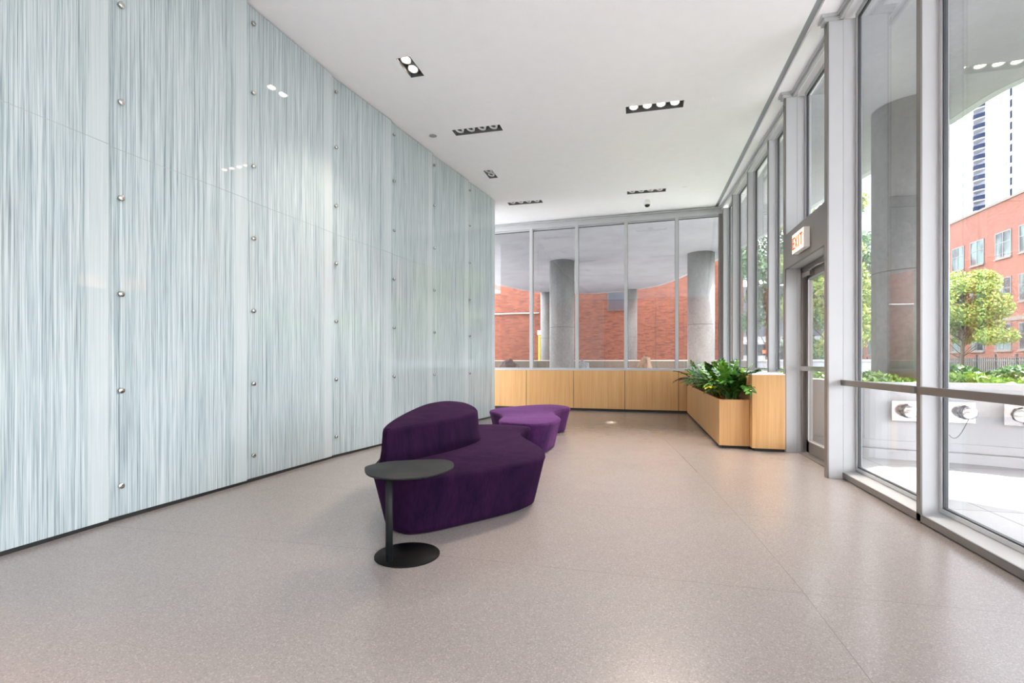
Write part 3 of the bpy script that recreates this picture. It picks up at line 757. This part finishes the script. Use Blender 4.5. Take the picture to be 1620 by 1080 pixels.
def blobs(R, z0, z1, n, r0, r1):
    out = []
    for i in range(n):
        a = random.uniform(0, 2*PI); t = random.random(); rr = R*math.sqrt(random.random())*(1-.35*t)
        out.append((rr*math.cos(a), rr*math.sin(a), z0+(z1-z0)*t, random.uniform(r0, r1)))
    return out
tree(16, 30.6, -.05, 4.9, blobs(2.5, 2.3, 5.6, 38, .5, .9), 34000, .07, 'maple_leaf', 'young maple tree with yellow-green leaves in front of the brick building')
tree(17.2, 25.2, -.05, 3.8, blobs(2.0, 2.5, 4.4, 20, .4, .7), 12000, .06, 'lime_leaf', 'light green tree reaching in from the right edge of the window')
tree(5.8, 25.6, -.05, 6, blobs(1.6, 2.8, 8.5, 24, .7, 1.1), 14000, .09, 'dark_leaf', 'deep green tree seen through the far narrow windows')
tree(7.3, 22.5, -.05, 6, blobs(1.8, 1.8, 8.0, 26, .6, 1.0), 16000, .075, 'maple_leaf', 'leafy tree seen through the door glass')
tree(9.6, 27.5, -.05, 6, blobs(2.2, 1.8, 9.0, 24, .8, 1.2), 14000, .1, 'dark_leaf', 'tall green tree between the door glass and the thick column')
tree(4.0, 34, -.05, 6, blobs(1.6, 4.4, 9, 12, .9, 1.3), 5000, .13, 'dark_leaf', 'distant dark tree beyond the farthest narrow window')

# ------------------------------------------------------------------ behind the back windows
struct(MB().box((-14, 13.2, -.05), (2.6, 24, .82)).build('raised_gravel_bed', 'bounce_gravel'))
struct(MB().box((-14, 24, -.05), (5.5, 24.4, 1.27)).build('retaining_wall', 'plinth_concrete'))
struct(MB().box((-14, 24, 1.27), (5.5, 24.5, 1.30)).build('retaining_coping', 'stone'))
bw = empty('brick_wall', (-4, 29, -.05), 'red brick building wall filling the view behind the back windows', 'brick wall')
MB().box((-16, 29, -.05), (5.4, 29.4, 11)).build('wall', 'brick_red', bw)
f = MB().box((-1.70, 28.93, 4.10), (-.30, 29.0, 5.16)).build('window', 'window_frame', bw)
MB().box((-1.63, 28.92, 4.17), (-.37, 28.93, 5.09)).build('pane', 'vent_dark', f)
tag(MB().tube([(-11, 28.9, 4.06), (-5.6, 28.9, 4.06)], .05, 8).build('conduit_pipe', 'steel'), 'horizontal grey conduit pipe on the red brick wall', 'pipe')
tag(MB().tube([(-5.57, 28.8, 0), (-5.57, 28.8, 2.75)], .055, 8).build('yellow_pole', 'yellow_paint'), 'yellow pole standing against the red brick wall', 'pole')
tag(MB().box((-5.69, 28.85, 2.78), (-5.45, 28.99, 3.05)).build('junction_box', 'steel', bevel=.01), 'small grey electrical box above the yellow pole', 'electrical box')
def rock(x, y, w, h, mat, label):
    bm = bmesh.new(); bmesh.ops.create_icosphere(bm, subdivisions=3, radius=1)
    from mathutils import noise
    for v in bm.verts:
        n_ = noise.noise(v.co*1.7+Vector((x, y, 0)))*.35; v.co *= 1+n_; v.co.x *= w; v.co.y *= w*.8; v.co.z = max(-.3, v.co.z)*h
    me = bpy.data.meshes.new('boulder'); bm.to_mesh(me); bm.free(); me.materials.append(M[mat])
    for p_ in me.polygons: p_.use_smooth = False
    o = bpy.data.objects.new('boulder', me); COL.objects.link(o); o.location = (x, y, .82+.28*h)
    tag(o, label, 'boulder', 'boulders behind the back windows')
rock(-4.08, 16, .32, .36, 'rock_pink', 'smooth dark pinkish boulder behind the leftmost back window')
rock(-1.66, 16, .20, .36, 'rock_grey', 'speckled blue grey boulder behind the third back window')
rock(.21, 16, .22, .42, 'rock', 'tan rough boulder behind the fourth back window')

# ------------------------------------------------------------------ street side: brick building, fence, tower, van
bb_ = empty('brick_building', (27, 60, -.08), 'orange-red brick apartment building across the garden with rows of windows', 'building')
MB().box((27, 18, 1.5), (40, 104, 13.45)).build('facade', 'brick_orange', bb_)
MB().box((26.85, 17.9, -.08), (40, 104.1, 1.5)).build('stone_base', 'limestone', bb_)
MB().box((26.9, 17.9, 13.45), (40, 104.1, 13.62)).build('coping', 'limestone', bb_)
MB().box((26.93, 18, 4.30), (27, 104, 4.62)).build('stone_band', 'limestone', bb_)
gv = MB(); z = 1.8
while z < 4.2: gv.box((26.985, 18, z), (27.0, 104, z+.03)); z += .34
gv.build('rustication_grooves', 'plinth_concrete', bb_)
spans = []; y = 45.6
pat = [(1.73, 1.34), (1.71, .85)]
y = 45.6; i = 0
while y < 100 and len(spans) < 20: w, gp = pat[i % 2]; spans.append((y, y+w)); y += w+gp; i += 1
y = 45.6; i = 1
while y > 22: gp = .82 if i % 2 else 1.34; spans.append((y-gp-1.72, y-gp)); y -= gp+1.72; i += 1
wm = MB().box((26.93, 0, 0), (27.0, 1.72, 2.0)).box((26.88, -.06, -.1), (27, 1.78, 0))
proto = None
for (a, b) in spans:
    for zb in (9.18, 5.66, 2.12):
        if proto is None:
            fr = MB(); X = 26.94
            fr.box((X, a, zb), (27.0, a+.07, zb+2)).box((X, a+1.65, zb), (27, a+1.72, zb+2)).box((X, a+.07, zb), (27, a+1.65, zb+.07)).box((X, a+.07, zb+1.93), (27, a+1.65, zb+2)).box((X, a+.83, zb+.07), (27, a+.89, zb+1.93)).box((X, a+.07, zb+1.15), (27, a+.83, zb+1.2)).box((X, a+.89, zb+1.15), (27, a+1.65, zb+1.2))
            proto = fr.build('window', 'window_frame', bb_)
            pg = MB().box((26.965, a+.07, zb+.07), (26.975, a+1.65, zb+1.93)).build('pane', 'bglass', proto)
            ps = MB().box((26.86, a-.06, zb-.12), (27, a+1.78, zb-.001)).build('sill', 'limestone', proto)
            a00, z00 = a, zb
        else:
            w_ = proto.copy(); COL.objects.link(w_); w_.location = (0, a-a00, zb-z00)
            for ch in (pg, ps): c_ = ch.copy(); COL.objects.link(c_); c_.parent = w_
fe = empty('iron_fence', (18, 35, -.08), 'black iron fence with posts in front of the brick building', 'fence')
for y in [24+1.52*k for k in range(16)]:
    MB().box((17.96, y-.04, -.08), (18.04, y+.04, 1.62)).build('post', 'iron', fe)
MB().box((17.98, 24, 1.42), (18.02, 47, 1.47)).box((17.98, 24, 1.24), (18.02, 47, 1.29)).box((17.98, 24, .2), (18.02, 47, .25)).build('rail', 'iron', fe)
pk = MB()
for k in range(150): pk.box((17.985, 24+.152*k, .2), (18.015, 24.035+.152*k, 1.45))
pk.build('pickets', 'iron', fe)['kind'] = 'stuff'
tw = empty('apartment_tower', (98, 190, 0), 'white high-rise tower with a stack of dark curved balconies', 'building')
MB().box((98, 120, 0), (125, 176.3, 110)).box((98, 181.8, 0), (125, 262, 110)).build('facade', 'tower_white', tw)
MB().box((98.8, 176.3, 0), (125, 181.8, 110)).build('balcony_bay', 'tower_grey', tw)
tz = [40+3.02*k for k in range(14)]
arc = [(98.7-2.1*math.sin(PI*k/12), 176.5+5.0*k/12) for k in range(13)]
arc2 = [(98.8, 176.5), (98.8, 181.5)]
for z in tz:
    b_ = MB().prism(arc+[arc2[1], arc2[0]], z-.35, z).build('balcony', 'tower_white', tw)
    ribbon(MB(), arc, -.03, .03, z, z+1.25).build('railing', 'balcony_rail', b_)
wins = [(191.0, 1.6), (187.4, 1.6), (172.6, 2.6), (168.2, 1.8), (163.4, 2.2)]
for k, z in enumerate(tz):
    for (y, w) in wins:
        MB().box((97.93, y-w/2, z+.4), (98.0, y+w/2, z+2.1)).build('window', 'tower_glass', tw)
    MB().box((97.9, 165.4, z+.2), (98.0, 166.1, z+2.2)).build('vent', 'balcony_rail', tw)
# pale low building with canopy and a white van down the street
gb = empty('street_building', (22, 75, -.08), 'grey street building with a white canopy seen through the narrow windows', 'building')
MB().box((6, 78, -.08), (26, 90, 12)).build('facade', 'street_grey', gb)
MB().box((9.5, 73, 3.4), (24, 78, 4.6)).box((12.2, 73.2, -.08), (13.2, 74.2, 3.4)).build('canopy', 'van_white', gb)
v = empty('delivery_van', (8.6, 44, -.08), 'white delivery van with red tail lights parked down the street', 'van')
MB().box((7.5, 43, .3), (9.7, 48.5, 2.9)).build('body', 'van_white', v, bevel=.12, seg=3)
MB().box((7.55, 42.97, 1.75), (9.65, 43.0, 2.6)).build('rear_window', 'bglass', v)
for x in (7.62, 9.38): MB().box((x, 42.95, 1.9), (x+.22, 43.0, 2.15)).build('tail_light', 'tail_light', v)
for x in (7.5, 9.45):
    for y in (44, 47.3): MB().lathe((x, y, .32), (1, 0, 0), [(0, .36), (.03, .38), (.22, .38), (.25, .36)], 20).build('wheel', 'rubber', v)
struct(MB().box((4.3, 21, -.05), (9.2, 21.3, 1.24)).build('garden_retaining_wall', 'slab_concrete'))
struct(MB().box((4.25, 20.95, 1.24), (9.25, 21.4, 1.30)).build('garden_coping', 'planter_white'))
bush('groundcover', 'green ground cover in front of the distant garden wall', 'plants', 4.2, 12.5, 13.5, 20.8, .0, .95, 9000, .08, 'hedge_leaf')

struct(MB().box((13.2, 12, -.08), (26.8, 104, -.03)).build('lawn', 'lawn_green'))
